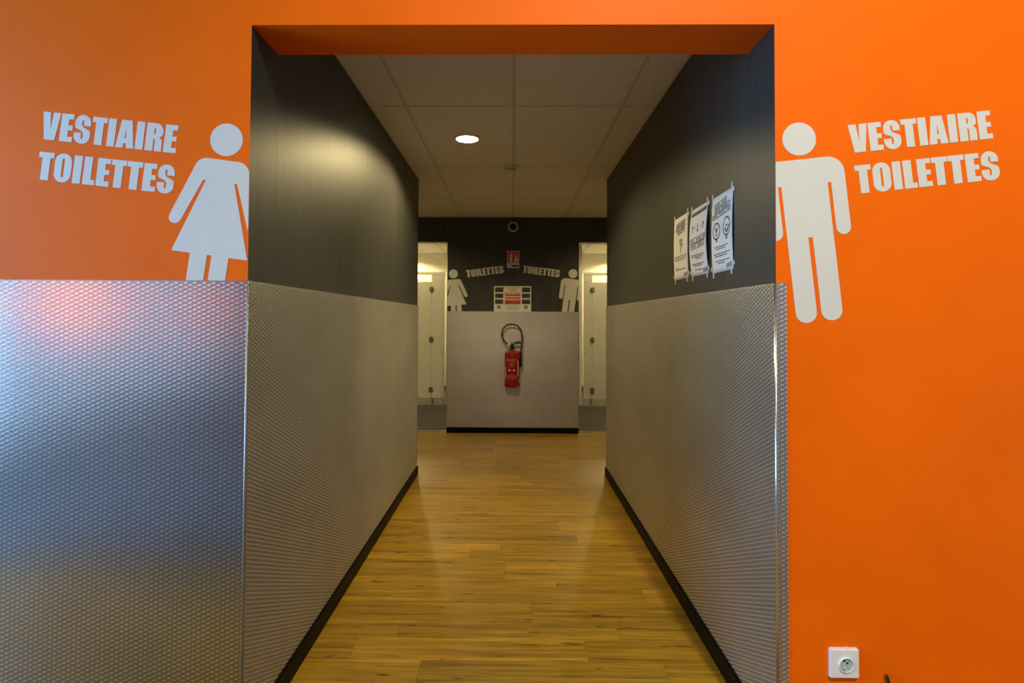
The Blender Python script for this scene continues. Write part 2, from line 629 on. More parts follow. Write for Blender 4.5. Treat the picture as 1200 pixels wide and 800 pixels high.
# ---- the hall in front (behind the camera)
struct(box('ceiling', -HX, HX, HY, YF, HZ, HZ + 0.1, 'hall_dark'), 'high dark ceiling of the hall')
struct(box('wall_right', HX, HX + 0.1, HY, YF, 0, HZ, 'hall'))
struct(box('wall_rear', -HX, HX, HY - 0.1, HY, 0, HZ, 'hall'))
struct(boxes('wall_left', [(-HX - 0.1, -HX, HY, -4.95, 0, HZ), (-HX - 0.1, -HX, -1.45, -0.55, 0, HZ), (-HX - 0.1, -HX, 1.25, YF, 0, HZ),
                           (-HX - 0.1, -HX, -4.95, -1.45, 0, 0.35), (-HX - 0.1, -HX, -4.95, -1.45, 2.65, HZ),
                           (-HX - 0.1, -HX, -0.55, 1.25, 0, 0.35), (-HX - 0.1, -HX, -0.55, 1.25, 3.05, HZ)], 'hall_blue'))
for n, (ya, yb3, zt_) in enumerate(((-4.95, -1.45, 2.65), (-0.55, 1.25, 3.05))):
    ym = (ya + yb3) / 2
    struct(boxes('window_%d' % (n + 1), [(-HX - 0.08, -HX - 0.03, y_ - 0.03, y_ + 0.03, 0.35, zt_) for y_ in (ya + 0.03, ym, yb3 - 0.03)]
                 + [(-HX - 0.08, -HX - 0.03, ya, yb3, z_ - 0.03, z_ + 0.03) for z_ in (0.38, zt_ - 0.03)], 'white'), 'tall hall window')
for n, (ya, yb3) in enumerate(((-2.15, -1.5), (-4.4, -3.95))):
    tag(box('illuminated_sign', -HX + 0.05, -HX + 0.09, ya, yb3, 1.22, 1.78, 'sign_glow', None, 0.004),
        'glowing orange sign on the hall wall, %s' % ('nearer the opening' if n == 0 else 'farther back'), 'sign')


# ================================================================== THINGS
# ---- embossed metal wall panels
def embossed_sheet(name, axis, u0, u1, z0, z1, base, out, pu, pz, amp, mat, parent):
    """thin sheet with staggered raised dimples; axis 'X' faces -Y, axis 'Y' faces out*X"""
    nu, nz = int(round((u1 - u0) / (pu / 4))), int(round((z1 - z0) / (pz / 4)))
    iu, iz = np.arange(nu + 1), np.arange(nz + 1)
    U, Z = np.meshgrid(u0 + (u1 - u0) * iu / nu, z0 + (z1 - z0) * iz / nz, indexing='ij')
    C = np.array((1.0, 0.0, -1.0, 0.0))
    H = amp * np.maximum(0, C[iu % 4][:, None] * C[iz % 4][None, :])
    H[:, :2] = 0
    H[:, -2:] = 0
    front = base + out * (0.0022 + H)
    P = np.stack((U, front, Z) if axis == 'X' else (front, U, Z), -1).reshape(-1, 3)
    idx = np.arange((nu + 1) * (nz + 1)).reshape(nu + 1, nz + 1)
    F = np.stack((idx[:-1, :-1], idx[1:, :-1], idx[1:, 1:], idx[:-1, 1:]), -1).reshape(-1, 4)
    if (axis == 'X') != (out < 0):
        F = F[:, ::-1]
    n0 = len(P)
    bc = [(u0, z0), (u1, z0), (u1, z1), (u0, z1)]
    ex_ = []
    for d in (0.0022, 0.0):
        for u, z in bc:
            ex_.append((u, base + out * d, z) if axis == 'X' else (base + out * d, u, z))
    P = np.concatenate((P, np.array(ex_)))
    Q = [[n0 + 4, n0 + 5, n0 + 6, n0 + 7]] + [[n0 + i, n0 + (i + 1) % 4, n0 + 4 + (i + 1) % 4, n0 + 4 + i] for i in range(4)]
    F = np.concatenate((F, np.array(Q)))
    me = bpy.data.meshes.new(name)
    me.vertices.add(len(P))
    me.vertices.foreach_set('co', P.astype(np.float32).ravel())
    me.loops.add(F.size)
    me.loops.foreach_set('vertex_index', F.astype(np.int32).ravel())
    me.polygons.add(len(F))
    me.polygons.foreach_set('loop_start', np.arange(0, F.size, 4, dtype=np.int32))
    me.polygons.foreach_set('use_smooth', np.r_[np.ones(len(F) - 5, bool), np.zeros(5, bool)])
    me.update(calc_edges=True)
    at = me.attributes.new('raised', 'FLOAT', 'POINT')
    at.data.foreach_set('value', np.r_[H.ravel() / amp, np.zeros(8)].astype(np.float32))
    return link(name, me, mat, parent)


T = 0.005
t = tag(empty('metal_wall_panel', (WL, (YF + YE) / 2, 0.073)), 'embossed steel panel covering the lower left corridor wall, lit warm', 'wall panel')
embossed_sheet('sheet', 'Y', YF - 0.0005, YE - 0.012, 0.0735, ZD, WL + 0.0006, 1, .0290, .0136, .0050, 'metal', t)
box('edge_strip', WL + 0.0006, WL + T + 0.002, YE - 0.0115, YE + 0.001, 0.0735, ZD, 'steel', t)
t = tag(empty('metal_wall_panel', ((-HX + WL) / 2, YF, 0.073)), 'large embossed steel panel below the orange wall on the left, with bluish reflections', 'wall panel')
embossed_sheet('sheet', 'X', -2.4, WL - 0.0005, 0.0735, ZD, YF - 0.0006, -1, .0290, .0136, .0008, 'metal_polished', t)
link('folded_edge', tube_mesh([(WL + 0.001, YF - 0.0025, 0.0735), (WL + 0.001, YF - 0.0025, ZD)], 0.003, 12), 'metal', t, True)
t = tag(empty('metal_wall_panel', (WR, (YF + YE) / 2, 0.073)), 'embossed steel panel covering the lower right corridor wall, folded around its corner', 'wall panel')
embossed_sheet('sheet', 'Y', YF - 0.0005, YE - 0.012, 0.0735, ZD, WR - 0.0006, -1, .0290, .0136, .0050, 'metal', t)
box('edge_strip', WR - T - 0.002, WR - 0.0006, YE - 0.0115, YE + 0.001, 0.0735, ZD, 'steel', t)
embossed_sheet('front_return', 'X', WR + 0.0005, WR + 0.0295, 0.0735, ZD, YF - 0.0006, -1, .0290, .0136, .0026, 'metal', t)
link('folded_edge', tube_mesh([(WR - 0.0035, YF - 0.0025, 0.0735), (WR - 0.0035, YF - 0.0025, ZD)], 0.0042, 12), 'steel', t, True)['label'] = 'bright folded corner edge'
t = tag(empty('metal_wall_panel', (0, YB, 0.063)), 'embossed steel panel on the end wall behind the fire extinguisher', 'wall panel')
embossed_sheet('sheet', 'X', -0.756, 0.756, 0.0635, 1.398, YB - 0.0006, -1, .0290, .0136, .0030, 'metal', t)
for s in (-1, 1):
    x0, x1 = sorted((s * 0.7565, s * 0.7625))
    box('edge_strip', x0, x1, YB - T - 0.001, YB - 0.0006, 0.0635, 1.33, 'steel', t)


# ---- condensed heavy capitals
def arc(cx, cz, rx, rz, a0, a1, n=12):
    return [(cx + rx * math.cos(math.radians(a0 + (a1 - a0) * i / n)), cz + rz * math.sin(math.radians(a0 + (a1 - a0) * i / n))) for i in range(n + 1)]


GLYPH = {
    'I': (0.37, [[(.04, 0), (.33, 0), (.33, 1), (.04, 1)]]),
    'L': (0.485, [[(.04, 0), (.475, 0), (.475, .18), (.33, .18), (.33, 1), (.04, 1)]]),
    'E': (0.53, [[(.04, 0), (.515, 0), (.515, .18), (.33, .18), (.33, .42), (.49, .42), (.49, .59), (.33, .59), (.33, .82), (.505, .82), (.505, 1), (.04, 1)]]),
    'T': (0.575, [[(.145, 0), (.435, 0), (.435, .81), (.565, .81), (.565, 1), (.015, 1), (.015, .81), (.145, .81)]]),
    'V': (0.675, [[(.145, 0), (.535, 0), (.675, 1), (.40, 1), (.345, .36), (.285, 1), (.005, 1)]]),
    'A': (0.70, [[(.01, 0), (.285, 0), (.30, .17), (.395, .17), (.41, 0), (.69, 0), (.545, 1), (.15, 1)], [(.315, .35), (.382, .35), (.35, .74)]]),
    'R': (0.695, [[(.04, 0), (.33, 0), (.33, .44)] + arc(.335, .36, .055, .08, 90, 0, 5) + [(.39, 0), (.66, 0), (.655, .34)]
                  + arc(.56, .36, .095, .11, 20, 70, 4) + [(.545, .50)] + arc(.52, .64, .145, .12, -60, 0, 4)
                  + arc(.40, .74, .265, .26, 0, 90, 8) + [(.04, 1)],
                  [(.33, .60)] + arc(.335, .66, .055, .06, -90, 0, 4) + arc(.335, .77, .055, .06, 0, 90, 4) + [(.33, .83)]]),
    'O': (0.69, [arc(.345, .73, .305, .29, 0, 180) + arc(.345, .27, .305, .29, 180, 360),
                 arc(.345, .79, .042, .055, 0, 180, 6) + arc(.345, .21, .042, .055, 180, 360, 6)]),
    'S': (0.67, [arc(.335, .735, .295, .285, 0, 180) + [(.04, .66)] + arc(.14, .64, .10, .13, 190, 240, 4) + [(.29, .455)]
                 + [(.345, .40), (.37, .34), (.37, .23)] + arc(.332, .21, .038, .055, 0, -180, 6) + [(.294, .37), (.03, .37), (.03, .27)]
                 + arc(.335, .265, .305, .285, 180, 360) + [(.64, .33)] + arc(.53, .38, .105, .12, 0, 50, 4) + [(.36, .585)]
                 + [(.315, .63), (.295, .68), (.295, .78)] + arc(.332, .785, .037, .055, 180, 0, 6) + [(.37, .635), (.63, .635)]]),
}


def text_line(word, p0, ang, h, length, y_face, parent):
    adv = sum(GLYPH[c][0] for c in word)
    sx = length / (adv * h)
    ca, sa = math.cos(math.radians(ang)), math.sin(math.radians(ang))
    x = 0.0
    for ch in word:
        a, loops = GLYPH[ch]
        out = []
        for lp in loops:
            out.append([(p0[0] + ca * (x + px) * h * sx - sa * pz * h, p0[1] + sa * (x + px) * h * sx + ca * pz * h) for px, pz in lp])
        link('letter', plate_mesh(out, y_face, 0.0006, 'letter'), 'vinyl', parent)
        x += a


def lettering(label, lines, y_face):
    t = empty('wall_lettering', (lines[0][1][0], y_face, lines[-1][1][1]))
    tag(t, label, 'lettering')
    for word, p0, ang, h, ln in lines:
        text_line(word, p0, ang, h, ln, y_face - 0.0003, t)


lettering('VESTIAIRE TOILETTES lettering on the orange wall, sloping down towards the woman symbol',
          [('VESTIAIRE', (-1.4547, 1.8546), -6.0, .0857, .4235), ('TOILETTES', (-1.4644, 1.7304), -6.0, .0857, .428)], YF)
lettering('VESTIAIRE TOILETTES lettering on the orange wall, rising to the right of the man symbol',
          [('VESTIAIRE', (1.0161, 1.8137), 6.1, .085, .429), ('TOILETTES', (1.0336, 1.6904), 6.1, .085, .433)], YF)
lettering('small TOILETTES word on the black end wall beside the woman symbol', [('TOILETTES', (-.5365, 1.788), 7.6, .085, .437)], YB)
lettering('small TOILETTES word on the black end wall beside the man symbol', [('TOILETTES', (.1085, 1.8468), -7.0, .085, .432)], YB)


# ---- man and woman symbols
def mirror_half(half):
    return half + [(-x, z) for x, z in reversed(half)]


def man_body():
    h = [(0, -64)] + arc(78, -114, 50, 50, 90, 0, 8) + [(128, -200), (128, -287)] + arc(105.5, -287, 22.5, 22.5, 0, -180, 10) + [(83, -144), (72, -144), (72, -300), (72, -541)]
    h += arc(39.5, -541, 32.5, 31, 0, -180, 12) + [(7, -309), (0, -309)]
    left = [(-x, z) for x, z in reversed(h) if x > 0.01]
    return [p for p in h[:-1]] + [(0, -309)] * 0 + left


def woman_body():
    h = [(0, -80)] + [(62, -80)] + arc(62, -128, 46, 48, 80, 22, 6) + [(178, -318)] + [(179, -333), (170, -346), (155, -350), (141, -345), (132, -334)] + [(67, -166), (56, -166), (150, -455), (76, -455), (76, -720), (9, -720), (9, -455)]
    left = [(-x, z) for x, z in reversed(h) if x > 0.01]
    return h + left


def pictogram(label, kind, head, tilt, unit, y_face, clip):
    t = empty('wall_pictogram', (head[0], y_face, head[1] - 0.5))
    tag(t, label, 'wall symbol')
    c, s = math.cos(math.radians(tilt)), math.sin(math.radians(tilt))

    def W(lp):
        return [(head[0] + unit * (c * x - s * z), head[1] + unit * (s * x + c * z)) for x, z in lp]
    r = 52 if kind == 'man' else 64
    body = man_body() if kind == 'man' else woman_body()
    link('head', plate_mesh([W(arc(0, 0, r, r, 0, 360, 40)[:-1])], y_face, 0.0006, 'head', clip), 'vinyl', t)
    link('body', plate_mesh([W(body)], y_face, 0.0006, 'body', clip), 'vinyl', t)


pictogram('large grey-white woman symbol on the orange wall left of the opening', 'woman', (-.8783, 1.8521), -7.6, .000785, YF - .0003, [(WL - .0008, 1)])
pictogram('large grey-white man symbol on the orange wall right of the opening', 'man', (.8617, 1.8561), 6.1, .000968, YF - .0003, [(WR + .0008, -1)])
pictogram('small woman symbol on the black end wall beside the left doorway', 'woman', (-.6916, 1.8303), 5.0, .000800, YB - .0003, [(-OX + .0008, -1)])
pictogram('small man symbol on the black end wall beside the right doorway', 'man', (.692, 1.8381), -7.4, .000985, YB - .0003, [(OX - .0008, 1)])


# ---- recessed downlights
def downlight(loc, label, energy, cone=156, blend=0.35):
    x, y, z = loc
    t = tag(empty('recessed_downlight', (x, y, z)), label, 'ceiling light')
    o = link('trim_ring', lathe_mesh([(.074, 0), (.088, -.001), (.089, -.004), (.084, -.007), (.072, -.006), (.070, .0), (.074, 0)], 40, center=loc), 'white', t)
    smooth_by_angle(o)
    o = link('diffuser', lathe_mesh([(0, -.0045), (.04, -.0043), (.0705, -.0025), (.0705, .0), (0, .0)], 40, center=loc), 'glow', t)
    smooth_by_angle(o)
    L = lamp('downlight_lamp', 'SPOT', (x, y, z - 0.012), energy, WARM, spot_size=math.radians(cone), spot_blend=blend, shadow_soft_size=0.055)
    L.parent = t
    L.matrix_parent_inverse = Matrix.Translation(t.location).inverted()
    return t


downlight((-.305, 3.62, ZC - .0023), 'glowing round downlight recessed in the corridor ceiling', 138)
downlight((-1.55, 5.55, ZC - .0023), 'round downlight in the side passage ceiling beyond the left corridor wall', 60)
downlight((1.55, 5.55, ZC - .0023), 'round downlight in the side passage ceiling beyond the right corridor wall', 60)
downlight((-1.52, 7.8, ZC + .0015), 'round downlight in the ceiling of the left toilet', 44)
downlight((1.52, 7.8, ZC + .0015), 'round downlight in the ceiling of the right toilet', 44)
downlight((-1.95, 9.60, ZC + .0015), 'round downlight over the left cubicle', 130)
downlight((1.95, 9.60, ZC + .0015), 'round downlight over the right cubicle', 130)

# ---- smoke detector
t = tag(empty('smoke_detector', (-.026, 4.285, ZC)), 'small pale smoke detector on the corridor ceiling', 'smoke detector')
c = (-.026, 4.285, ZC - .0023)
smooth_by_angle(link('base', lathe_mesh([(0, 0), (.053, 0), (.053, -.014), (.049, -.018), (0, -.018)], 32, center=c), 'cream_plastic', t))
smooth_by_angle(link('sensor_head', lathe_mesh([(.040, -.0185), (.040, -.030), (.034, -.041), (.020, -.045), (0, -.045)], 32, center=c), 'cream_plastic', t))
smooth_by_angle(link('vent_band', lathe_mesh([(.0405, -.022), (.0412, -.024), (.0412, -.027), (.0405, -.029)], 32, center=c), 'grey_ink', t))

# ---- round fitting high on the end wall
c = (-.003, YB - .0008, 2.378)
t = tag(empty('round_wall_fitting', c), 'round fitting with a pale ring high on the black end wall', 'wall fitting')
smooth_by_angle(link('ring', lathe_mesh([(.044, 0), (.058, 0), (.058, .012), (.054, .017), (.048, .017), (.044, .012), (.044, 0)], 40, axis='Y', center=c), 'cream_plastic', t))
smooth_by_angle(link('dark_centre', lathe_mesh([(.0435, 0), (.0435, .006), (.030, .012), (.012, .014), (0, .014)], 32, axis='Y', center=c), 'hole', t))


# ---- flat print helper on walls facing -Y
def rects_mesh(rs, y0, y1):
    bm = bmesh.new()
    for (x0, x1, z0, z1) in rs:
        add_box(bm, x0, x1, y0, y1, z0, z1)
    return to_mesh(bm)


# ---- fire extinguisher sign
sx, sz, sw, sh = 0.0, 1.9995, .137, .198
y = YB - .0006
t = tag(empty('fire_extinguisher_sign', (sx, YB, sz - sh / 2)), 'small red fire extinguisher sign under the round fitting', 'sign')
box('plate', sx - sw / 2, sx + sw / 2, y - .002, y, sz - sh / 2, sz + sh / 2, 'vinyl', t)
link('red_field', rects_mesh([(sx - .060, sx + .060, sz - .045, sz + .092)], y - .0026, y - .0021), 'red_ink', t)
link('white_band', rects_mesh([(sx - .060, sx - .020, sz - .092, sz - .058)], y - .0026, y - .0021), 'paleblue', t)
link('navy_band', rects_mesh([(sx - .018, sx + .060, sz - .088, sz - .062)], y - .0026, y - .0021), 'blue_ink', t)
ext = [(-.040, -.030), (-.012, -.030), (-.012, .040)] + arc(-.026, .040, .014, .016, 0, 60, 3) + [(-.014, .066), (-.004, .058), (-.002, .064), (-.014, .076), (-.034, .070), (-.032, .058)] + arc(-.026, .040, .014, .016, 120, 180, 3)
fla = [(.016, -.030)] + [(.010, -.005), (.018, .020), (.016, .045), (.028, .030), (.032, .075), (.044, .040), (.046, .015), (.052, -.010), (.046, -.030)]
link('extinguisher_symbol', plate_mesh([[(sx + a, sz + b) for a, b in ext]], y - .0027, .0005), 'vinyl', t)
link('flame_symbol', plate_mesh([[(sx + a, sz + b) for a, b in fla]], y - .0027, .0005), 'vinyl', t)
link('underline', rects_mesh([(sx - .045, sx + .050, sz - .042, sz - .036)], y - .0031, y - .0027), 'vinyl', t)

# ---- A3 notice standing on the end panel's top edge
nx, nz, nw, nh = -.0055, 1.5415, .429, .297
NB = nz - nh / 2
t = tag(empty('safety_notice', (nx, YB, NB)), 'white notice with dark photos and red boxes above the end wall panel', 'notice')
ny = YB - .0062
box('sheet', nx - nw / 2, nx + nw / 2, ny - .0012, ny, NB, nz + nh / 2, 'paper', t)


def nr(u0, u1, v0, v1):      # fractions of the sheet, v from the top
    return (nx - nw / 2 + u0 * nw, nx - nw / 2 + u1 * nw, nz + nh / 2 - v1 * nh, nz + nh / 2 - v0 * nh)


for u0, u1 in ((.03, .25), (.75, .975)):
    for v0, v1 in ((.045, .235), (.285, .465), (.515, .695)):
        link('photo', rects_mesh([nr(u0, u1, v0, v1)], ny - .0018, ny - .0013), 'photo', t)
for u0, u1 in ((.09, .18), (.815, .905)):
    a = nr(u0, u1, .75, .875)
    b = nr(u0 + .025, u1 - .025, .785, .835)
    link('icon', plate_mesh([[(a[0], a[2]), (a[1], a[2]), (a[1], a[3]), (a[0], a[3])], [(b[0], b[2]), (b[1], b[2]), (b[1], b[3]), (b[0], b[3])]], ny - .0013, .0005), 'ink', t)
link('red_heading', rects_mesh([nr(.34, .68, .055, .075), nr(.28, .49, .25, .275), nr(.51, .70, .25, .275), nr(.30, .70, .745, .755)], ny - .0018, ny - .0013), 'red_ink', t)
link('orange_box', rects_mesh([nr(.295, .715, .30, .395), nr(.295, .715, .43, .50)], ny - .0018, ny - .0013), 'orange_ink', t)
link('red_box', rects_mesh([nr(.295, .715, .54, .70)], ny - .0018, ny - .0013), 'red_ink', t)
link('text_lines', rects_mesh([nr(.40, .62, .12, .135), nr(.42, .60, .155, .17), nr(.46, .56, .19, .205), nr(.37, .63, .80, .81), nr(.33, .68, .84, .85), nr(.31, .70, .88, .89), nr(.36, .65, .92, .93)], ny - .0018, ny - .0013), 'grey_ink', t)
link('box_text', rects_mesh([nr(.33, .48, .335, .36), nr(.52, .68, .335, .36), nr(.33, .48, .455, .478), nr(.52, .68, .455, .478)], ny - .0022, ny - .0019), 'red_ink', t)
link('pale_box_text', rects_mesh([nr(.36, .65, .575, .59), nr(.39, .62, .615, .63), nr(.42, .59, .655, .67)], ny - .0022, ny - .0019), 'orange_ink', t)

# ---- fire extinguisher
ex, ey = -.006, YB - .098
t = tag(empty('fire_extinguisher', (ex, ey, .525)), 'red fire extinguisher with a looped black hose hung on the end wall panel', 'fire extinguisher')
c = (ex, ey, .54)
R = .085
prof = [(0, .006), (.05, .004), (.066, .0)] + [(R - .012, .0), (R - .003, .006), (R, .018), (R, .382)]
prof += [(R * math.cos(a), .382 + .040 * math.sin(a)) for a in [i * PI / 2 / 8 for i in range(1, 7)]] + [(.026, .4225), (.023, .428), (0, .428)]
smooth_by_angle(link('bottle', lathe_mesh(prof, 40, center=c), 'red', t), 0.9)
smooth_by_angle(link('neck_collar', lathe_mesh([(0, .4285), (.026, .4285), (.026, .444), (.02, .448), (0, .448)], 24, center=c), 'rubber', t))
va = box('valve', ex - .028, ex + .022, ey - .02, ey + .02, .990, 1.028, 'rubber', t, .006)
for (pts, nm) in (([(ex + .012, ey, 1.022), (ex + .05, ey - .005, 1.034), (ex + .105, ey - .01, 1.036)], 'carry_handle'),
                  ([(ex - .012, ey, 1.030), (ex + .04, ey - .006, 1.046), (ex + .095, ey - .012, 1.053)], 'squeeze_lever')):
    link(nm, tube_mesh(spline(pts, 4), .0065, 10), 'rubber', t, True)
link('gauge', lathe_mesh([(0, 0), (.014, 0), (.014, .010), (.011, .012), (0, .012)], 20, axis='Y', center=(ex - .034, ey - .022, 1.026)), 'white', t)
link('safety_pin', tube_mesh([(ex + .002, ey - .024, 1.034), (ex + .030, ey - .026, 1.040)], .0035, 8), 'steel', t)
hose = [(ex - .026, ey - .008, 1.012), (ex - .058, ey - .012, 1.03), (ex - .092, ey - .012, 1.065), (ex - .118, ey - .01, 1.125), (ex - .106, ey - .006, 1.195), (ex - .062, ey, 1.240),
        (ex - .005, ey, 1.251), (ex + .058, ey, 1.234), (ex + .098, ey - .004, 1.18), (ex + .110, ey - .01, 1.105), (ex + .106, ey - .012, 1.02), (ex + .096, ey - .012, .94)]
link('hose', tube_mesh(spline(hose, 8), .0088, 10), 'rubber', t, True)
link('nozzle', tube_mesh([(ex + .096, ey - .012, .955), (ex + .096, ey - .012, .93), (ex + .097, ey - .012, .88), (ex + .098, ey - .012, .77), (ex + .098, ey - .012, .765)], [.009, .012, .012, .014, .010], 14), 'rubber', t, True)
box('wall_bracket', ex - .022, ex + .022, ey + .022, YB - T - .0003, .975, 1.015, 'rubber', t)


def curved_patch(u0, u1, z0, z1, off=.0008, n=8):
    """patch wrapped on the bottle, u = angle in degrees (0 = towards the corridor)"""
    bm = bmesh.new()
    cols = []
    for i in range(n + 1):
        a = math.radians(u0 + (u1 - u0) * i / n)
        cols.append([bm.verts.new((ex + (R + off) * math.sin(a), ey - (R + off) * math.cos(a), z)) for z in (z0, z1)])
    for p, q in zip(cols, cols[1:]):
        bm.faces.new((p[0], q[0], q[1], p[1]))
    return bm


def patches(lst, name, mat):
    bm = bmesh.new()
    for (u0, u1, z0, z1) in lst:
        b2 = curved_patch(u0, u1, z0, z1)
        me = bpy.data.meshes.new('tmp')
        b2.to_mesh(me)
        b2.free()
        bm.from_mesh(me)
        bpy.data.meshes.remove(me)
    return link(name, to_mesh(bm), mat, t)


patches([(-50, 35, .850, .858), (-50, 35, .838, .843), (-20, 20, .815, .819), (-25, 22, .800, .804), (-25, 25, .786, .789), (-30, 12, .772, .775), (-45, 42, .672, .679), (-45, 42, .655, .661), (-45, 42, .640, .645)], 'label_text', 'pink_ink')
patches([(-28, -14, .728, .746), (8, 20, .728, .744)], 'label_symbol', 'vinyl')
patches([(-66, -58, .64, .77), (46, 54, .67, .84), (60, 72, .60, .63)], 'label_strip_and_glint', 'vinyl')  # leftmost strip is a painted highlight on the bottle, the others are label


# ---- three taped posters on the right corridor wall (paper faces -X)
def poster(label, y_near, y_far, z0, z1, bulge, skew, items, greys):
    """local u: 0 at the far (left in view) edge .. 1 at the near edge; v: 0 at top .. 1 at bottom"""
    t = empty('taped_poster', (WR, (y_near + y_far) / 2, z0))
    tag(t, label, 'poster', 'posters taped to the right corridor wall')

    def S(u, v, off=0.0):
        b = bulge * math.sin(PI * min(1, max(0, v))) * (0.35 + 0.65 * abs(math.cos(PI * (u - 0.1)))) + 0.0012
        return (WR - b - off, y_far + (y_near - y_far) * u, z1 + (z0 - z1) * v + skew * (u - .5))
    bm = bmesh.new()
    nu, nv = 10, 14
    g = [[bm.verts.new(S(i / nu, j / nv)) for j in range(nv + 1)] for i in range(nu + 1)]
    g2 = [[bm.verts.new(S(i / nu, j / nv, -0.0004)) for j in range(nv + 1)] for i in range(nu + 1)]
    for i in range(nu):
        for j in range(nv):
            bm.faces.new((g[i][j], g[i + 1][j], g[i + 1][j + 1], g[i][j + 1]))
            bm.faces.new((g2[i][j], g2[i][j + 1], g2[i + 1][j + 1], g2[i + 1][j]))
    for i in range(nu):
        for j in (0, nv):
            bm.faces.new((g[i][j], g2[i][j], g2[i + 1][j], g[i + 1][j]))
    for j in range(nv):
        for i in (0, nu):
            bm.faces.new((g[i][j], g[i][j + 1], g2[i][j + 1], g2[i][j]))
    link('paper_sheet', to_mesh(bm), 'paper', t, True)

    def pr(quads, name, mat):
        bm = bmesh.new()
        for q in quads:          # q: 4 (u, v) corners; split along its length to follow the paper
            n = 4
            (a, b, c2, d) = q
            prev = None
            for k in range(n + 1):
                f = k / n
                p = (a[0] + (b[0] - a[0]) * f, a[1] + (b[1] - a[1]) * f)
                r = (d[0] + (c2[0] - d[0]) * f, d[1] + (c2[1] - d[1]) * f)
                cur = (bm.verts.new(S(*p, .0006)), bm.verts.new(S(*r, .0006)))
                if prev:
                    bm.faces.new((prev[0], cur[0], cur[1], prev[1]))
                prev = cur
        link(name, to_mesh(bm), mat, t)
    pr(items, 'print', 'ink')
    if greys:
        pr(greys, 'drawing', 'grey_ink')
    for (u, v, du, dv) in ((.03, 0, .0, -.06), (.95, .0, .02, -.07), (.06, 1, .0, .07), (.92, 1, .0, .06), (1.0, .03, .07, .0), (1.0, .93, .07, .0), (0, .94, -.05, .0)):
        hw_, hh_ = (.036, .034) if dv else (.05, .026)
        cx, cz = u + du * .4, v + dv * .4
        bm = bmesh.new()
        top = [bm.verts.new(S(cx + a * hw_, cz + b * hh_, .0011)) for a, b in ((-1, -1), (1, -1), (1, 1), (-1, 1))]
        bot = [bm.verts.new(S(cx + a * hw_, cz + b * hh_, .0007)) for a, b in ((-1, -1), (1, -1), (1, 1), (-1, 1))]
        bm.faces.new(top)
        bm.faces.new(bot[::-1])
        for i in range(4):
            bm.faces.new((top[i], bot[i], bot[(i + 1) % 4], top[(i + 1) % 4]))
        link('tape', to_mesh(bm), 'tape', t)


def bar(u0, u1, v, h, sl=0.0):
    return [(u0, v + sl * 0), (u1, v - sl), (u1, v + h - sl), (u0, v + h)]


def frame(u0, u1, v0, v1, sl, w=.012):
    """outlined box with blocky words inside, tilted by sl (rise over the width)"""
    out = [bar(u0, u1, v0, w, sl), bar(u0, u1, v1 - w, w, sl)]
    out += [[(u0, v0), (u0 + .03, v0), (u0 + .03, v1), (u0, v1)], [(u1 - .03, v0 - sl), (u1, v0 - sl), (u1, v1 - sl), (u1 - .03, v1 - sl)]]
    n = max(3, int((u1 - u0) / .075))
    for i in range(n):
        if i % 5 == 3:
            continue
        f0, f1 = (i + .22) / n, (i + .80) / n
        ua, ub = u0 + .04 + (u1 - u0 - .08) * f0, u0 + .04 + (u1 - u0 - .08) * f1
        da, db = sl * (ua - u0) / (u1 - u0), sl * (ub - u0) / (u1 - u0)
        m = (v1 - v0) * .3
        out.append([(ua, v0 + m - da), (ub, v0 + m - db), (ub, v1 - m - db), (ua, v1 - m - da)])
    return out


def words(u0, u1, v, h=.013):
    out = []
    u = u0
    k = 0
    while u < u1 - .03:
        w = (.10, .06, .13, .08, .05)[k % 5]
        out.append(bar(u, min(u + w, u1), v, h))
        u += w + .014
        k += 1
    return out


def ellipse(cu, cv, ru, rv, w, n=20):
    out = []
    for i in range(n):
        a, b = 2 * PI * i / n, 2 * PI * (i + 1) / n
        out.append([(cu + ru * math.cos(a), cv + rv * math.sin(a)), (cu + ru * math.cos(b), cv + rv * math.sin(b)),
                    (cu + (ru - w) * math.cos(b), cv + (rv - w * .75) * math.sin(b)), (cu + (ru - w) * math.cos(a), cv + (rv - w * .75) * math.sin(a))])
    return out


logo = frame(.70, .93, .915, .965, .01, .008)
# far poster: three stacked boxed lines, small sketch, two text blocks
it = frame(.18, .78, .10, .16, .03) + frame(.14, .80, .165, .225, .03) + frame(.28, .76, .23, .29, .03)
it += words(.08, .90, .625) + words(.08, .88, .655) + words(.12, .80, .685) + words(.12, .30, .805) + words(.15, .86, .835) + logo
gr = [bar(.40, .60, .36, .05), bar(.44, .62, .42, .06), bar(.42, .56, .49, .02), bar(.46, .50, .52, .07)]
poster('farthest taped poster on the right corridor wall, three boxed lines above a small sketch', 2.513, 2.727, 1.4995, 1.795, .004, .002, it, gr)
# middle poster: black strip, row of little icons, two boxed lines, text
it = [bar(.06, .95, .065, .055, .02)] + frame(.06, .94, .45, .53, .035) + frame(.12, .86, .535, .615, .035)
it += words(.12, .84, .69) + words(.12, .80, .715) + words(.34, .62, .742) + words(.12, .82, .82) + words(.22, .66, .845) + words(.26, .70, .905) + frame(.72, .95, .915, .965, .01, .008)
gr = [bar(.14, .26, .26, .02), bar(.18, .23, .28, .08), bar(.30, .36, .29, .015), bar(.43, .47, .24, .09), bar(.41, .50, .33, .03), bar(.56, .62, .28, .015), bar(.70, .84, .25, .04), bar(.72, .80, .29, .06)]
poster('middle taped poster on the right corridor wall, bulging, with a black strip along its top', 2.253, 2.466, 1.4975, 1.790, .012, .0, it, gr)
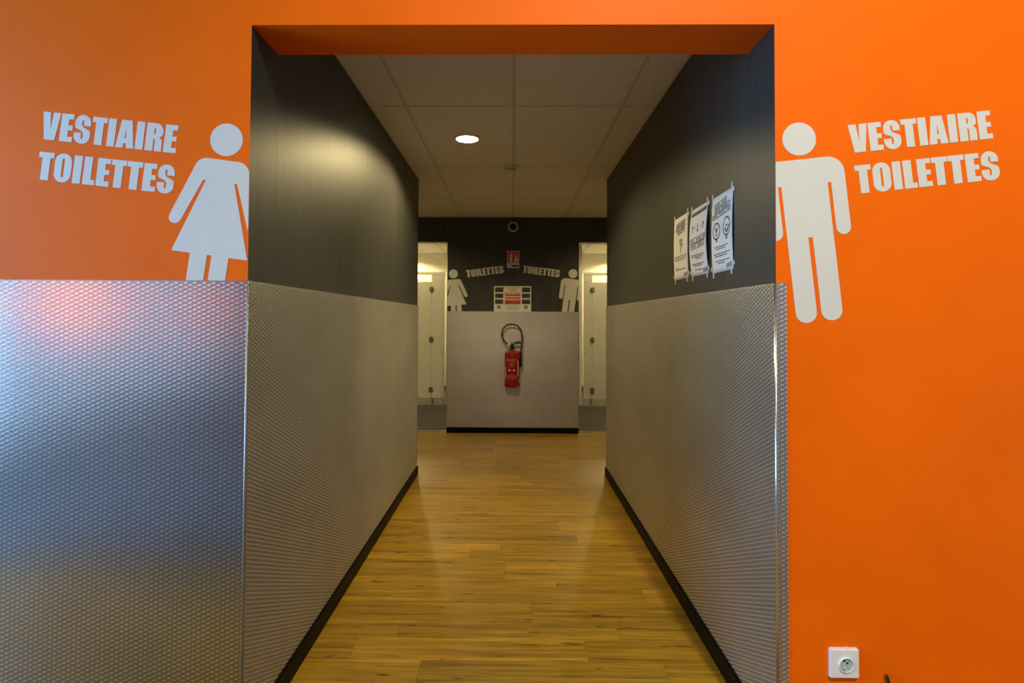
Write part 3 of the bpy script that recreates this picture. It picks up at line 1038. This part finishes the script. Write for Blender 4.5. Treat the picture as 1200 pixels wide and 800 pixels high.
# near poster: two boxed lines, two head ovals, text
it = frame(.16, .72, .10, .165, .035) + frame(.16, .88, .17, .225, .035) + frame(.06, .90, .235, .30, .035)
it += ellipse(.26, .46, .175, .115, .03) + ellipse(.73, .445, .185, .125, .03)
it += [bar(.24, .30, .575, .03), bar(.69, .76, .572, .035)]
it += [[(.62, .46), (.66, .45), (.75, .51), (.72, .53)], [(.84, .43), (.87, .45), (.76, .53), (.72, .51)], bar(.66, .80, .425, .015), [(.20, .42), (.24, .41), (.30, .47), (.26, .49)], [(.30, .40), (.33, .41), (.27, .50), (.24, .49)], bar(.22, .32, .505, .015)]
it += words(.16, .80, .665) + words(.26, .66, .692) + words(.12, .86, .755) + words(.18, .74, .785) + words(.18, .84, .85) + words(.30, .66, .88) + logo
poster('nearest taped poster on the right corridor wall, with two drawn oval heads', 2.002, 2.210, 1.492, 1.787, .005, .003, it, [])

# ---- wall socket
px, pz = .9785, .3025
t = tag(empty('wall_socket', (px, YF, pz - .042)), 'white square power socket low on the orange wall', 'socket')
yy = YF - .0006
bm = bmesh.new()
add_box(bm, px - .0425, px + .0425, yy - .011, yy, pz - .0425, pz + .0425)
bmesh.ops.bevel(bm, geom=[e for e in bm.edges if any(v.co.y < yy - .01 for v in e.verts)], offset=.003, segments=3, affect='EDGES')
link('cover_plate', to_mesh(bm), 'white', t)
c = (px + .003, yy - .0112, pz - .002)
smooth_by_angle(link('socket_ring', lathe_mesh([(.0190, 0), (.0225, 0), (.0225, .003), (.0212, .0045), (.0195, .0045), (.0188, .003), (.0185, 0)], 36, axis='Y', center=c), 'white', t))
smooth_by_angle(link('socket_well', lathe_mesh([(.0185, .0038), (.0180, .0006), (0, .0004)], 36, axis='Y', center=c), 'paleblue', t))
for dx, dz in ((-.0055, .0115), (.0035, .005)):
    link('contact_hole', lathe_mesh([(0, .0012), (.0032, .0012), (.0032, .0005), (0, .0005)], 14, axis='Y', center=(c[0] + dx, c[1], c[2] + dz)), 'hole', t)
smooth_by_angle(link('earth_pin', lathe_mesh([(.0024, .0005), (.0024, .006), (.0015, .0075), (0, .0078)], 14, axis='Y', center=(c[0] - .006, c[1], c[2] - .008)), 'cream_plastic', t))
box('release_tab', px + .005, px + .013, yy - .009, yy - .003, pz + .0426, pz + .0455, 'white', t)

# ---- dark cable end sticking up beside the socket
pts = spline([(1.1015, YF - .006, .271), (1.1035, YF - .009, .262), (1.108, YF - .010, .24), (1.116, YF - .011, .16), (1.118, YF - .02, .06), (1.12, YF - .03, .007)], 6)
tag(link('cable', tube_mesh(pts, [.0012] + [.0042] * (len(pts) - 1), 10), 'rubber', None, True), 'thin dark cable end on the orange wall right of the socket', 'cable')


# ---- toilet cubicle fronts
def cubicle(s, label, xh, xin, xout):
    """xh hinge line, xin inner edge of the pilaster, xout outer door edge"""
    t = tag(empty('toilet_cubicle', (xh, YC, 0)), label, 'cubicle')
    a, b = sorted((xh - s * -.001, xin))
    box('pilaster', min(xin, xh), max(xin, xh) - .0, YC, YC + .03, .10, 1.985, 'laminate', t, .002, 1)
    box('head_rail', min(xin, xout), max(xin, xout), YC - .004, YC + .034, 1.9855, 2.03, 'laminate', t, .002, 1)
    d = box('door', min(xh + s * .004, xout), max(xh + s * .004, xout), YC, YC + .03, .10, 1.878, 'laminate', t, .002, 1)
    for z in (1.759, .994, .228):
        bm = bmesh.new()
        add_box(bm, xh - .032, xh + .032, YC - .016, YC - .0004, z - .036, z + .036)
        bmesh.ops.bevel(bm, geom=bm.edges[:], offset=.005, segments=2, affect='EDGES')
        h = link('hinge', to_mesh(bm), 'hinge', t)
        link('hinge_pin', tube_mesh([(xh, YC - .018, z - .045), (xh, YC - .018, z + .045)], .009, 10), 'hinge', h)
    xm = xh + (xin - xh) * .82
    for z in (1.88, 1.33, .79):
        link('screw', lathe_mesh([(0, .003), (.006, .0025), (.0085, 0), (0, 0)], 12, axis='Y', center=(xm, YC - .0003, z)), 'hinge', t)
    xl_ = xh + (xin - xh) * .12
    link('leg', lathe_mesh([(0, 0), (.032, 0), (.030, .010), (.014, .018), (.012, .0995), (0, .0995)], 16, center=(xl_, YC + .015, .0005)), 'hinge', t)


cubicle(-1, 'cream cubicle front with three grey hinges seen through the left doorway', -1.252, -1.046, -1.98)
cubicle(1, 'cream cubicle front with three grey hinges seen through the right doorway', 1.213, 1.083, 1.94)
